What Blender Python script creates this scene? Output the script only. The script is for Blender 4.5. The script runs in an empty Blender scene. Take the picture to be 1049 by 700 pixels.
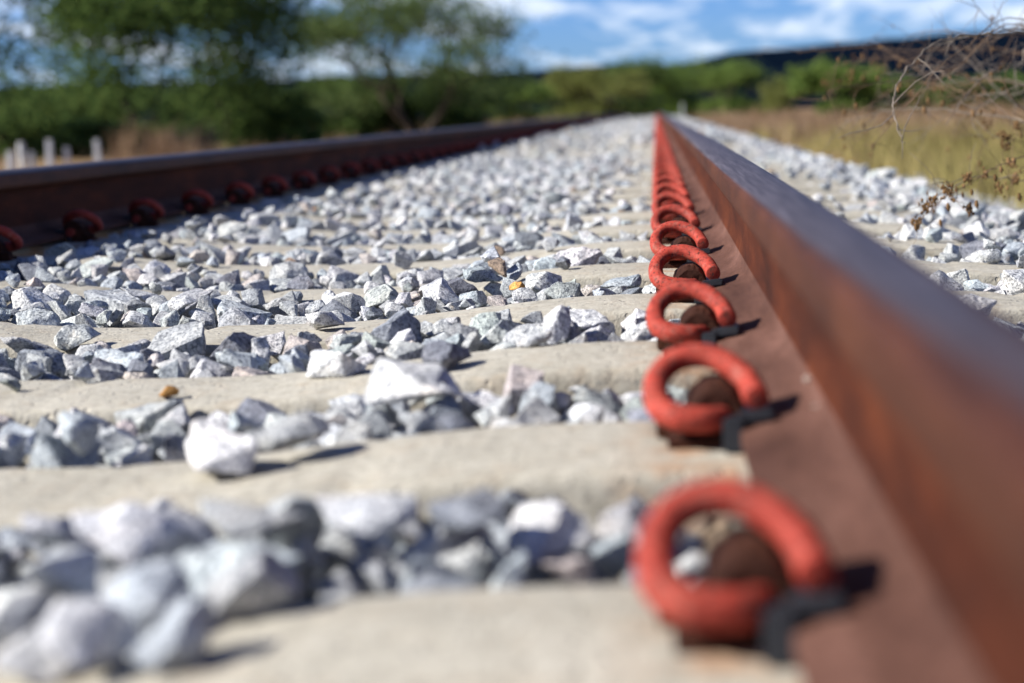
import bpy, bmesh, math, random
import numpy as np
from mathutils import Vector, Matrix, noise as mnoise

R = math.radians
rng = np.random.default_rng(11)
random.seed(5)
scene = bpy.context.scene
COL = scene.collection

# ------------------------------------------------------------------ camera
F = 1775.0            # focal length in photo pixels (photo 1049 x 700)
W0, H0 = 1049.0, 700.0
VPX, VPY = 672.0, 112.0
ROLL = R(1.2)
CAMZ = 1.10
CAM = Vector((0, 0, CAMZ))
dcam = Vector(((VPX - W0 / 2) / F, (H0 / 2 - VPY) / F, -1)).normalized()
up = Vector((-math.sin(ROLL), math.cos(ROLL), 0))
up = (up - up.dot(dcam) * dcam).normalized()
right = dcam.cross(up)
# world = right->X, dcam->Y, up->Z
RW = Matrix((right, dcam, up))          # maps camera-space vectors to world
RC = RW.transposed()
RWn = np.array(RW)

cam_data = bpy.data.cameras.new('camera')
cam = bpy.data.objects.new('camera', cam_data)
COL.objects.link(cam)
cam.matrix_world = Matrix.Translation(CAM) @ RW.to_4x4()
cam_data.sensor_width = 36
cam_data.lens = F / W0 * 36
cam_data.clip_start = 0.02
cam_data.clip_end = 6000
cam_data.dof.use_dof = True
cam_data.dof.focus_distance = 2.75
cam_data.dof.aperture_fstop = 3.1
cam_data.dof.aperture_blades = 9
scene.camera = cam

def pix(px, py, Y):
    """point of the place at depth Y along the track seen at photo pixel px, py"""
    d = RW @ Vector(((px - W0 / 2) / F, (H0 / 2 - py) / F, -1))
    return CAM + d * (Y / d.y)

def project(P):
    """P (n,3) world -> px, py, depth"""
    q = (P - np.array(CAM)) @ RWn       # camera space
    z = -q[:, 2]
    z = np.where(z < 1e-4, 1e-4, z)
    return W0 / 2 + F * q[:, 0] / z, H0 / 2 - F * q[:, 1] / z, -q[:, 2]

# ------------------------------------------------------------------ helpers
def tag(o, label=None, cat=None, group=None, kind=None):
    if label: o['label'] = label
    if cat: o['category'] = cat
    if group: o['group'] = group
    if kind: o['kind'] = kind
    return o

def empty(name, loc=(0, 0, 0), rz=0.0):
    o = bpy.data.objects.new(name, None)
    COL.objects.link(o)
    o.location = loc
    o.rotation_euler = (0, 0, rz)
    o.empty_display_size = 0.05
    return o

def link(name, me, mats, parent=None):
    o = bpy.data.objects.new(name, me)
    COL.objects.link(o)
    if not isinstance(mats, (list, tuple)): mats = [mats]
    for m in mats: me.materials.append(m)
    if parent: o.parent = parent
    return o

def mesh_np(name, V, Fc, smooth=False):
    """V (n,3), Fc (m,k) all faces with k corners"""
    me = bpy.data.meshes.new(name)
    V = np.asarray(V, np.float32); Fc = np.asarray(Fc, np.int32)
    m, k = Fc.shape
    me.vertices.add(len(V)); me.vertices.foreach_set('co', V.ravel())
    me.loops.add(m * k); me.loops.foreach_set('vertex_index', Fc.ravel())
    me.polygons.add(m)
    me.polygons.foreach_set('loop_start', np.arange(0, m * k, k, dtype=np.int32))
    me.polygons.foreach_set('use_smooth', np.full(m, smooth))
    me.update(calc_edges=True)
    return me

def mesh_bm(name, bm, smooth=False, angle=None):
    me = bpy.data.meshes.new(name)
    bm.normal_update()
    bm.to_mesh(me); bm.free()
    if smooth:
        me.polygons.foreach_set('use_smooth', np.ones(len(me.polygons), bool))
        if angle: me.set_sharp_from_angle(angle=angle)
    return me

def copy_tree(o, parent=None):
    c = o.copy(); COL.objects.link(c)
    if parent: c.parent = parent
    for ch in list(o.children): copy_tree(ch, c)
    return c

def tube(P, rad, n=8, cap=True, V=None, Fl=None):
    """tube along points with radius (scalar or list); appended to V (list), Fl (quads list)"""
    P = [Vector(p) for p in P]
    m = len(P)
    if not hasattr(rad, '__len__'): rad = [rad] * m
    own = V is None
    if own: V, Fl = [], []
    base = len(V)
    t0 = (P[1] - P[0]).normalized()
    ref = Vector((0, 0, 1)) if abs(t0.z) < .9 else Vector((1, 0, 0))
    u = t0.cross(ref).normalized()
    for i in range(m):
        t = (P[min(i + 1, m - 1)] - P[max(i - 1, 0)]).normalized()
        u = (u - u.dot(t) * t).normalized()
        v = t.cross(u)
        for k in range(n):
            a = 2 * math.pi * k / n
            V.append(P[i] + (u * math.cos(a) + v * math.sin(a)) * rad[i])
    for i in range(m - 1):
        for k in range(n):
            a, b = base + i * n + k, base + i * n + (k + 1) % n
            Fl.append((a, b, b + n, a + n))
    if cap:
        for i, s in ((0, -1), (m - 1, 1)):
            t = (P[1] - P[0]).normalized() if i == 0 else (P[-1] - P[-2]).normalized()
            c = len(V); V.append(P[i] + t * s * rad[i] * .25)
            for k in range(n):
                a, b = base + i * n + k, base + i * n + (k + 1) % n
                Fl.append((b, a, c, c) if s < 0 else (a, b, c, c))
    return V, Fl

def tube_mesh(name, V, Fl, smooth=True):
    me = bpy.data.meshes.new(name)
    fs = [f if f[2] != f[3] else f[:3] for f in Fl]
    me.from_pydata([tuple(v) for v in V], [], fs)
    me.polygons.foreach_set('use_smooth', np.full(len(me.polygons), smooth))
    me.update()
    return me

def smooth_path(P, n=6):
    """Catmull-Rom through points"""
    P = [Vector(p) for p in P]
    Q = [P[0] * 2 - P[1]] + P + [P[-1] * 2 - P[-2]]
    out = []
    for i in range(1, len(Q) - 2):
        p0, p1, p2, p3 = Q[i - 1:i + 3]
        for k in range(n):
            t = k / n
            out.append(.5 * ((2 * p1) + (p2 - p0) * t + (2 * p0 - 5 * p1 + 4 * p2 - p3) * t * t + (3 * p1 - p0 - 3 * p2 + p3) * t ** 3))
    out.append(P[-1])
    return out

def add_box(bm, c, s, rot=None):
    r = bmesh.ops.create_cube(bm, size=1)
    M = Matrix.Translation(c) @ (rot.to_4x4() if rot else Matrix.Identity(4)) @ Matrix.Diagonal((*s, 1))
    bmesh.ops.transform(bm, matrix=M, verts=r['verts'])
    return r['verts']

# ------------------------------------------------------------------ materials
class NT:
    def __init__(s, name):
        s.m = bpy.data.materials.new(name); s.m.use_nodes = True
        s.t = s.m.node_tree; s.t.nodes.clear()
        s.out = s.n('ShaderNodeOutputMaterial')
    def n(s, ty, **kw):
        nd = s.t.nodes.new(ty)
        for k, v in kw.items():
            if k.startswith('i_'):
                key = k[2:]
                key = int(key) if key.isdigit() else key.replace('_', ' ')
                nd.inputs[key].default_value = v
            else: setattr(nd, k, v)
        return nd
    def l(s, a, b): s.t.links.new(a, b)
    def noise(s, vec, scale, detail=4, rough=.55, dist=0):
        nd = s.n('ShaderNodeTexNoise', i_Scale=scale, i_Detail=detail, i_Roughness=rough, i_Distortion=dist)
        if vec is not None: s.l(vec, nd.inputs['Vector'])
        return nd.outputs['Fac']
    def ramp(s, fac, stops, interp='LINEAR'):
        nd = s.n('ShaderNodeValToRGB'); cr = nd.color_ramp; cr.interpolation = interp
        while len(cr.elements) < len(stops): cr.elements.new(.5)
        for e, (p, c) in zip(cr.elements, stops):
            e.position = p; e.color = (*c, 1) if len(c) == 3 else c
        s.l(fac, nd.inputs[0]); return nd.outputs['Color']
    def mix(s, fac, a, b, mode='MIX'):
        nd = s.n('ShaderNodeMix', data_type='RGBA', blend_type=mode)
        for sock, v in ((nd.inputs[0], fac), (nd.inputs[6], a), (nd.inputs[7], b)):
            if hasattr(v, 'is_linked'): s.l(v, sock)
            elif isinstance(v, (int, float)): sock.default_value = v
            else: sock.default_value = (*v, 1)
        return nd.outputs[2]
    def math(s, op, a, b=None, c=None):
        nd = s.n('ShaderNodeMath', operation=op)
        for i, v in enumerate((a, b, c)):
            if v is None: continue
            if hasattr(v, 'is_linked'): s.l(v, nd.inputs[i])
            else: nd.inputs[i].default_value = v
        return nd.outputs[0]
    def coord(s, kind='Object'):
        return s.n('ShaderNodeTexCoord').outputs[kind]
    def bsdf(s, col, rough=.8, metal=0, bump=None, bdist=.01, bstr=1, spec=.5):
        b = s.n('ShaderNodeBsdfPrincipled')
        for key, v in (('Base Color', col), ('Roughness', rough), ('Metallic', metal)):
            if hasattr(v, 'is_linked'): s.l(v, b.inputs[key])
            elif isinstance(v, (int, float)): b.inputs[key].default_value = v
            else: b.inputs[key].default_value = (*v, 1)
        b.inputs['Specular IOR Level'].default_value = spec
        if bump is not None:
            bn = s.n('ShaderNodeBump', i_Strength=bstr, i_Distance=bdist)
            s.l(bump, bn.inputs['Height']); s.l(bn.outputs[0], b.inputs['Normal'])
        s.l(b.outputs[0], s.out.inputs['Surface'])
        return b

def mat_rock(single):
    m = NT('granite_single' if single else 'granite_mass')
    co = m.coord('Object')
    if single:
        oi = m.n('ShaderNodeObjectInfo')
        off = m.n('ShaderNodeVectorMath', operation='SCALE'); 
        cmb = m.n('ShaderNodeCombineXYZ', i_X=37.0, i_Y=11.0, i_Z=23.0)
        m.l(cmb.outputs[0], off.inputs[0]); m.l(oi.outputs['Random'], off.inputs['Scale'])
        ad = m.n('ShaderNodeVectorMath', operation='ADD'); m.l(co, ad.inputs[0]); m.l(off.outputs[0], ad.inputs[1])
        co = ad.outputs[0]
        tint = oi.outputs['Color']
        sc = .055          # single stones are unit meshes about 5.5 cm across
    else:
        at = m.n('ShaderNodeAttribute', attribute_name='tint')
        tint = at.outputs['Color']; sc = 1.0
    grain = m.noise(co, 420 * sc, 2, .6)
    grain2 = m.noise(co, 170 * sc, 3, .6)
    patch = m.noise(co, 42 * sc, 3, .55, .6)
    g = m.ramp(grain, [(.36, (.38, .39, .41)), (.46, (.86, .87, .88)), (.62, (1.08, 1.08, 1.08)), (.74, (1.28, 1.28, 1.28))])
    g2 = m.ramp(grain2, [(.36, (.55, .56, .59)), (.5, (.97, .97, .97)), (.68, (1.15, 1.15, 1.14))])
    pp = m.ramp(patch, [(.3, (.78, .78, .80)), (.5, (1.0, .99, .98)), (.66, (1.08, 1.04, 1.0)), (.75, (1.04, .90, .78))])
    c = m.mix(1.0, tint, g, 'MULTIPLY'); c = m.mix(1.0, c, g2, 'MULTIPLY'); c = m.mix(1.0, c, pp, 'MULTIPLY')
    b1 = m.noise(co, 75 * sc, 6, .65)
    b2 = m.noise(co, 300 * sc, 4, .65)
    h = m.math('ADD', m.math('MULTIPLY', b1, .75), m.math('MULTIPLY', b2, .35))
    m.bsdf(c, .88, 0, h, .0055, .9, .3)
    return m.m

def mat_concrete():
    m = NT('sleeper_concrete')
    co = m.coord('Object')
    oi = m.n('ShaderNodeObjectInfo')
    ad = m.n('ShaderNodeVectorMath', operation='ADD'); m.l(co, ad.inputs[0])
    cb = m.n('ShaderNodeCombineXYZ'); m.l(m.math('MULTIPLY', oi.outputs['Random'], 40), cb.inputs[1]); m.l(cb.outputs[0], ad.inputs[1])
    co = ad.outputs[0]
    n1 = m.noise(co, 7, 5, .6, .4); n2 = m.noise(co, 60, 4, .6); n3 = m.noise(co, 260, 2)
    n4 = m.noise(co, 22, 5, .65, .8)
    c = m.ramp(n1, [(.3, (.36, .338, .28)), (.5, (.425, .40, .332)), (.7, (.465, .44, .37))])
    c = m.mix(m.ramp(n4, [(.52, (0, 0, 0)), (.72, (.6, .6, .6))]), c, (.40, .335, .25))
    c = m.mix(1.0, c, m.ramp(n2, [(.35, (.84, .83, .81)), (.6, (1.04, 1.04, 1.04))]), 'MULTIPLY')
    c = m.mix(1.0, c, m.ramp(n3, [(.3, (.82, .82, .82)), (.48, (1, 1, 1))]), 'MULTIPLY')
    c = m.mix(m.ramp(m.noise(co, 13, 6, .7, 1.2), [(.58, (0, 0, 0)), (.68, (.35, .35, .35))]), c, (.22, .195, .155))
    c = m.mix(m.ramp(m.noise(co, 90, 3, .7), [(.60, (0, 0, 0)), (.68, (.6, .6, .6))]), c, (.13, .115, .10))
    # rust run-off round the rail seats
    sx = m.n('ShaderNodeSeparateXYZ'); m.l(m.coord('Object'), sx.inputs[0])
    ax = m.math('ABSOLUTE', m.math('SUBTRACT', m.math('ABSOLUTE', sx.outputs[0]), .80))
    near = m.n('ShaderNodeMapRange'); m.l(ax, near.inputs[0])
    for i, v in ((1, .09), (2, .15), (3, 1), (4, 0)): near.inputs[i].default_value = v
    st = m.math('MULTIPLY', near.outputs[0], m.ramp(m.noise(co, 30, 4), [(.4, (0, 0, 0)), (.62, (1, 1, 1))]))
    c = m.mix(m.math('MULTIPLY', st, .7), c, (.33, .17, .075))
    pits = m.n('ShaderNodeTexVoronoi', feature='F1', i_Scale=48.0, i_Randomness=1.0); m.l(co, pits.inputs['Vector'])
    pit = m.ramp(pits.outputs['Distance'], [(.10, (0, 0, 0)), (.20, (1, 1, 1))])
    h = m.math('ADD', m.math('ADD', m.math('MULTIPLY', n2, .5), m.math('MULTIPLY', n3, .25)), m.math('MULTIPLY', pit, .45))
    m.bsdf(c, .9, 0, h, .006, .8, .3)
    return m.m

def mat_rust(name, cols, rough=.75, metal=0.0, streak=True, polished=False):
    m = NT(name)
    co = m.coord('Object')
    mp = m.n('ShaderNodeMapping'); m.l(co, mp.inputs[0]); mp.inputs['Scale'].default_value = (1, .25, 1) if streak else (1, 1, 1)
    n1 = m.noise(mp.outputs[0], 14, 6, .62, .3)
    n2 = m.noise(co, 150, 4, .6); n3 = m.noise(co, 520, 3, .6)
    c = m.ramp(n1, [(.3, cols[0]), (.5, cols[1]), (.7, cols[2])])
    c = m.mix(1.0, c, m.ramp(n2, [(.32, (.7, .68, .66)), (.6, (1.08, 1.08, 1.08))]), 'MULTIPLY')
    c = m.mix(1.0, c, m.ramp(n3, [(.35, (.8, .8, .8)), (.6, (1.05, 1.05, 1.05))]), 'MULTIPLY')
    ro, me = rough, metal
    if polished:
        # worn running band along the top of the head
        sp = m.n('ShaderNodeSeparateXYZ'); m.l(co, sp.inputs[0])
        wob = m.math('MULTIPLY', m.math('SUBTRACT', m.noise(mp.outputs[0], 5, 5), .5), .0018)
        zz = m.math('ADD', sp.outputs[2], wob)
        band = m.n('ShaderNodeMapRange'); m.l(zz, band.inputs[0])
        for i, v in ((1, .1680), (2, .1708), (3, 0), (4, 1)): band.inputs[i].default_value = v
        st = m.n('ShaderNodeMapping'); m.l(co, st.inputs[0]); st.inputs['Scale'].default_value = (60, 1.2, 1)
        sc = m.noise(st.outputs[0], 4, 5, .6)
        steel = m.ramp(sc, [(.3, (.042, .030, .028)), (.5, (.080, .062, .060)), (.7, (.135, .112, .118))])
        c = m.mix(band.outputs[0], c, steel)
        ro = m.math('SUBTRACT', rough, m.math('MULTIPLY', band.outputs[0], rough - .47))
        me = m.math('MULTIPLY', band.outputs[0], .40)
    h = m.math('ADD', n2, m.math('MULTIPLY', n3, .5))
    if polished: h = m.math('MULTIPLY', h, m.math('SUBTRACT', 1.0, m.math('MULTIPLY', band.outputs[0], .93)))
    m.bsdf(c, ro, me, h, .0016, .8, .14)
    return m.m

def mat_red():
    m = NT('red_paint')
    co = m.coord('Object')
    oi = m.n('ShaderNodeObjectInfo')
    ad = m.n('ShaderNodeVectorMath', operation='ADD'); m.l(co, ad.inputs[0])
    cb = m.n('ShaderNodeCombineXYZ'); m.l(m.math('MULTIPLY', oi.outputs['Random'], 40), cb.inputs[1]); m.l(cb.outputs[0], ad.inputs[1])
    co = ad.outputs[0]
    n1 = m.noise(co, 55, 4, .6); n2 = m.noise(co, 240, 5, .7, .6); n3 = m.noise(co, 420, 2)
    c = m.ramp(n1, [(.3, (.27, .032, .021)), (.55, (.37, .046, .028)), (.75, (.42, .066, .042))])
    chip = m.ramp(n2, [(.565, (0, 0, 0)), (.60, (1, 1, 1))])
    c = m.mix(chip, c, (.07, .022, .016))
    c = m.mix(1.0, c, m.ramp(n3, [(.3, (.82, .8, .8)), (.6, (1.05, 1.05, 1.05))]), 'MULTIPLY')
    big = m.ramp(m.noise(co, 38, 6, .75, .8), [(.56, (0, 0, 0)), (.66, (.75, .75, .75))])
    c = m.mix(big, c, (.16, .045, .022))
    fade = m.math('ADD', .78, m.math('MULTIPLY', oi.outputs['Random'], .34))
    fc = m.n('ShaderNodeCombineColor')
    for q in range(3): m.l(fade, fc.inputs[q])
    c = m.mix(1.0, c, fc.outputs[0], 'MULTIPLY')
    c = m.mix(m.ramp(m.noise(co, 90, 4, .7), [(.52, (0, 0, 0)), (.70, (.28, .28, .28))]), c, (.42, .25, .19))
    h = m.math('SUBTRACT', n1, m.math('MULTIPLY', chip, .5))
    m.bsdf(c, .68, 0, h, .0014, .8, .25)
    return m.m

def mat_plain(name, c1, c2, scale=20, rough=.8, spec=.3, bd=.003):
    m = NT(name)
    co = m.coord('Object')
    n = m.noise(co, scale, 5, .6, .3)
    n2 = m.noise(co, scale * 9, 3, .6)
    c = m.mix(1.0, m.ramp(n, [(.3, c1), (.7, c2)]), m.ramp(n2, [(.3, (.8, .8, .8)), (.6, (1.06, 1.06, 1.06))]), 'MULTIPLY')
    m.bsdf(c, rough, 0, m.math('ADD', n, n2), bd, .8, spec)
    return m.m

def mat_leaf(name, c1, c2, trans=.35):
    m = NT(name)
    at = m.n('ShaderNodeAttribute', attribute_name='tint')
    c = m.ramp(at.outputs['Fac'], [(0, c1), (1, c2)])
    d = m.n('ShaderNodeBsdfDiffuse'); t = m.n('ShaderNodeBsdfTranslucent'); mx = m.n('ShaderNodeMixShader', i_0=trans)
    m.l(c, d.inputs[0]); m.l(c, t.inputs[0]); m.l(d.outputs[0], mx.inputs[1]); m.l(t.outputs[0], mx.inputs[2])
    m.l(mx.outputs[0], m.out.inputs['Surface'])
    return m.m

M_rock1, M_rockS = mat_rock(True), mat_rock(False)
M_conc = mat_concrete()
M_head = mat_rust('rail_head_steel', [(.038, .0135, .0075), (.068, .023, .011), (.105, .036, .016)], .62, polished=True)
M_web = mat_rust('rail_web_rust', [(.030, .0085, .004), (.062, .0155, .0058), (.115, .030, .010)], .85)
M_foot = mat_rust('rail_foot_dusty', [(.056, .025, .018), (.096, .045, .032), (.15, .075, .056)], .88)
M_red = mat_red()
M_black = mat_plain('black_nylon', (.018, .021, .026), (.035, .04, .048), 40, .5, .4, .0006)
M_iron = mat_rust('rusty_cast_iron', [(.018, .007, .005), (.048, .017, .010), (.12, .045, .022)], .85, streak=False)
M_bed = mat_plain('ballast_bed', (.13, .135, .14), (.27, .27, .275), 45, .95, .2, .03)

# ------------------------------------------------------------------ track geometry
XR, XL = .138, -1.533            # rail centre lines (1.6 m gauge)
XC = .5 * (XR + XL)
ZSEAT, ZFOOT = .820, .828
SP, Y1, NSL = .55, .90, 176

def zt(Y):
    """the line runs level and then drops gently away beyond a crest"""
    Y = np.asarray(Y, float)
    return -np.maximum(Y - 60, 0) ** 2 * 1.5e-4

def sleeper_top(X):
    """height of sleeper top above seat level as a function of X"""
    d = np.abs(np.asarray(X, float) - XC)
    t = np.clip((.64 - d) / .50, 0, 1); t = t * t * (3 - 2 * t)
    e = np.clip((d - 1.02) / .35, 0, 1)
    return -.035 * t - .02 * e

KINK = [True]
def rail_bump(Y):
    # the right rail climbs 3 mm a metre up to a joint 5 m away and runs level after it
    Y = np.asarray(Y, float)
    return .012 - .0032 * np.maximum(5.0 - Y, 0) if KINK[0] else .008 + 0 * Y

ys = np.concatenate([np.arange(-1.2, 8, .12), np.arange(8, 44, 1.5), np.arange(44, 100, 2.0)])
def rail_part(profile, name, mat, parent, smooth_ang):
    pr = np.array(profile)
    n, m = len(ys), len(pr)
    V = np.zeros((n, m, 3))
    V[:, :, 0] = pr[None, :, 0]; V[:, :, 2] = pr[None, :, 1]
    V[:, :, 1] = ys[:, None]
    V[:, :, 2] += zt(ys)[:, None] + rail_bump(ys)[:, None] * np.clip((pr[None, :, 1]) / .17, 0, 1)
    V = V.reshape(-1, 3)
    i, k = np.meshgrid(np.arange(n - 1), np.arange(m - 1), indexing='ij')
    a = (i * m + k).ravel()
    Fc = np.stack([a, a + 1, a + 1 + m, a + m], 1)
    me = mesh_np(name, V, Fc, True)
    me.set_sharp_from_angle(angle=smooth_ang)
    return link(name, me, mat, parent)

def mirror(p):
    return [(-x, z) for x, z in reversed(p)]
foot_half = [(0, 0), (-.070, 0), (-.075, .002), (-.075, .0098), (-.0735, .0115), (-.045, .0172), (-.030, .0215), (-.020, .0270), (-.0135, .0340), (-.0105, .042)]
foot_prof = list(reversed(foot_half))[:-1] + [(0, 0)]
foot_prof = foot_prof + mirror(foot_prof)[1:]
web_half = [(-.0105, .042), (-.0088, .055), (-.0082, .085), (-.0088, .108), (-.0110, .119)]
head_l = [(-.0110, .119), (-.0150, .1235), (-.0330, .1305), (-.0355, .1335), (-.0362, .140), (-.0358, .157), (-.0350, .1615), (-.0325, .1655), (-.0280, .1685), (-.0200, .1705), (-.0100, .1717), (0, .172)]
head_prof = head_l + mirror(head_l)[1:]
web_l, web_r = web_half, mirror(web_half)

def make_rail(x, label):
    e = empty('steel_rail', (x, 0, ZFOOT))
    tag(e, label, 'rail', 'the two rails of the track')
    rail_part(list(reversed(head_prof)), 'rail_head', M_head, e, R(40))
    V = []
    # web: two skins in one mesh
    pl = list(reversed(web_l)); n, m = len(ys), len(pl)
    web = []
    for prof in (web_l[::-1], web_r[::-1]):
        pr = np.array(prof)
        A = np.zeros((n, m, 3)); A[:, :, 0] = pr[None, :, 0]; A[:, :, 2] = pr[None, :, 1]; A[:, :, 1] = ys[:, None]
        A[:, :, 2] += zt(ys)[:, None] + rail_bump(ys)[:, None] * np.clip(pr[None, :, 1] / .17, 0, 1)
        web.append(A.reshape(-1, 3))
    i, k = np.meshgrid(np.arange(n - 1), np.arange(m - 1), indexing='ij')
    a = (i * m + k).ravel(); Fc = np.stack([a, a + m, a + 1 + m, a + 1], 1)
    me = mesh_np('rail_web', np.concatenate(web), np.concatenate([Fc, Fc + n * m]), True)
    link('rail_web', me, M_web, e)
    rail_part(foot_prof, 'rail_foot', M_foot, e, R(40))
    return e
make_rail(XR, 'rusty steel rail on the right with sunlit web and polished head')
KINK[0] = False
make_rail(XL, 'dark rusty steel rail on the left, seen from its shaded side')

# sleepers
def sleeper_mesh():
    xs = np.unique(np.concatenate([np.linspace(-1.4, 1.4, 200), [-1.395, 1.395]]))
    # half section: top flat .105, chamfered edges, sides battered to .15 at the bottom
    sec = [(-.150, -.215), (-.1185, -.014), (-.1165, -.0055), (-.1125, -.0012), (-.107, 0), (0, .001), (.107, 0), (.1125, -.0012), (.1165, -.0055), (.1185, -.014), (.150, -.215)]
    V = []
    for x in xs:
        top = float(sleeper_top(x + XC)); end = abs(x) > 1.396
        ch_ = [max(0, mnoise.noise(Vector((x * 26, q * 9.0, 2.0))) - .22) * .016 + .0007 * mnoise.noise(Vector((x * 60, q * 5.0, 1.0))) for q in (0, 1)]
        for (y, z) in sec:
            if abs(y) > .100 and z > -.1:
                w_ = ch_[0 if y < 0 else 1]; z -= w_; y -= math.copysign(w_ * .8, y)
            sh = .985 if end else 1
            V.append((x, y * sh, z + top - (.006 if end and z > -.1 else 0)))
    m = len(sec); n = len(xs); Fc = []
    for i in range(n - 1):
        for k in range(m - 1):
            a = i * m + k; Fc.append((a, a + m, a + m + 1, a + 1))
    me = bpy.data.meshes.new('concrete_sleeper')
    me.from_pydata(V, [], Fc + [tuple(range(m)), tuple(reversed(range((n - 1) * m, n * m)))])
    me.polygons.foreach_set('use_smooth', np.ones(len(me.polygons), bool)); me.set_sharp_from_angle(angle=R(50))
    return me
ORD = ['first', 'second', 'third', 'fourth', 'fifth', 'sixth', 'seventh', 'eighth', 'ninth', 'tenth', 'eleventh', 'twelfth']
sl_me = sleeper_mesh(); sl_me.materials.append(M_conc)
for k in range(-1, NSL):
    Y = Y1 + SP * k
    o = bpy.data.objects.new('concrete_sleeper', sl_me); COL.objects.link(o)
    o.location = (XC + rng.normal(0, .008), Y + (rng.normal(0, .006) if k > 0 else 0), ZSEAT + float(zt(Y)) - .0005)
    o.rotation_euler = (0, 0, rng.normal(0, .003))
    if k < 0: lab = 'concrete sleeper just below the bottom edge, nearer than the nearest red clip'
    elif k == 0: lab = 'beige concrete sleeper along the bottom edge under the nearest blurred red clip'
    elif k < 12: lab = f'beige concrete sleeper, {ORD[k]} counting away from the camera'
    else: lab = 'distant beige concrete sleeper beyond the twelfth, a thin sliver between pale gravel'
    tag(o, lab, 'sleeper', 'concrete sleepers under the rails')
    if k < 0:
        bpy.data.objects.remove(o)

# rail fastenings
def clip_mesh():
    P = [(.016, .042, .0245), (.016, .014, .0245), (.016, -.012, .0245), (.0135, -.028, .0245), (.002, -.0385, .0255), (-.020, -.040, .028), (-.0345, -.028, .034), (-.0385, -.008, .045),
         (-.034, .010, .057), (-.019, .021, .0675), (.002, .021, .0705), (.022, .012, .065), (.037, -.002, .054), (.0425, -.018, .0445), (.0440, -.034, .0415)]
    P = smooth_path(P, 6)
    n = len(P); rad = [.0105] * n
    for i in range(18, 46): rad[i] = .0105 + .0011 * math.sin((i - 18) / 27 * math.pi)
    for i in range(n - 9, n): rad[i] = .0105 + .0006 * math.sin((i - n + 9) / 8 * math.pi)
    V, Fl = tube(P, rad, 14)
    me = tube_mesh('spring_clip', V, Fl); me.set_sharp_from_angle(angle=R(50))
    return me
def insulator_mesh():
    bm = bmesh.new()
    add_box(bm, (.0415, -.006, .0268), (.029, .082, .0075), Matrix.Rotation(-.10, 3, 'Y'))
    add_box(bm, (.0215, -.010, .0145), (.012, .094, .026))
    add_box(bm, (.0235, -.052, .0145), (.017, .012, .029))
    add_box(bm, (.0415, -.044, .0287), (.031, .010, .010), Matrix.Rotation(-.10, 3, 'Y'))
    bmesh.ops.bevel(bm, geom=bm.edges[:], offset=.0022, segments=2, affect='EDGES')
    return mesh_bm('insulator', bm, True, R(40))
def shoulder_mesh():
    bm = bmesh.new()
    add_box(bm, (-.006, -.002, .003), (.046, .062, .011))
    V = []
    n = 10
    r = bmesh.ops.create_cone(bm, cap_ends=True, segments=20, radius1=.0235, radius2=.0225, depth=.058)
    bmesh.ops.transform(bm, matrix=Matrix.Translation((.012, .004, .030)) @ Matrix.Rotation(math.pi / 2, 4, 'X') @ Matrix.Diagonal((1, 1.0, 1, 1)), verts=r['verts'])
    add_box(bm, (.008, .005, .013), (.050, .0555, .026))
    add_box(bm, (-.026, .022, .010), (.022, .022, .018))
    bmesh.ops.bevel(bm, geom=[e for e in bm.edges if e.calc_length() > .012], offset=.002, segments=2, affect='EDGES')
    bmesh.ops.triangulate(bm, faces=bm.faces)
    for _ in range(2):
        es = [e for e in bm.edges if e.calc_length() > .009]
        bmesh.ops.subdivide_edges(bm, edges=es, cuts=1); bmesh.ops.triangulate(bm, faces=bm.faces)
    for v in bm.verts:
        # worn rounded front of the casting, rough skin
        if v.co.y < -.018 and v.co.z > .012: v.co.z -= (-.018 - v.co.y) * .8
        v.co += mnoise.noise_vector(v.co * 70) * .0022 + mnoise.noise_vector(v.co * 230) * .0009
    return mesh_bm('clip_shoulder', bm, True, R(50))
def pad_mesh():
    bm = bmesh.new()
    add_box(bm, (.105, 0, .0045), (.150, .150, .0065))
    return mesh_bm('rail_pad', bm)

def make_fastening():
    e = empty('rail_fastening')
    link('spring_clip', clip_mesh(), M_red, e)
    link('insulator', insulator_mesh(), M_black, e)
    link('clip_shoulder', shoulder_mesh(), M_iron, e)
    return e
fas = make_fastening()
first = True
for k in range(NSL):
    Y = Y1 + SP * k
    for side in (0, 1):
        if side and k < 4: continue                     # out of the frame on the left rail
        o = fas if first else copy_tree(fas); first = False
        xs = XR - .105 if side == 0 else XL + .105
        o.location = (xs, Y + rng.normal(0, .003), ZSEAT + float(zt(Y)))
        o.rotation_euler = (0, 0, (0 if side == 0 else math.pi) + rng.normal(0, .045))
        if side == 0:
            g = 'red clips holding the right rail'
            if k == 0: lab = 'largest, most blurred red rail clip, at the bottom of the photo'
            elif k < 12: lab = f'red looped rail clip on the right rail, {ORD[k]} counting away from the camera'
            else: lab = 'tiny distant red clip on the right rail, beyond the twelfth'
        else:
            g = 'red clips holding the left rail'
            if k < 15: lab = f'shaded red clip at the foot of the left rail, {ORD[k - 4]} from the left edge'
            else: lab = 'tiny distant shaded clip on the left rail, beyond the eleventh from the left edge'
        tag(o, lab, 'rail clip', g)
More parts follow.
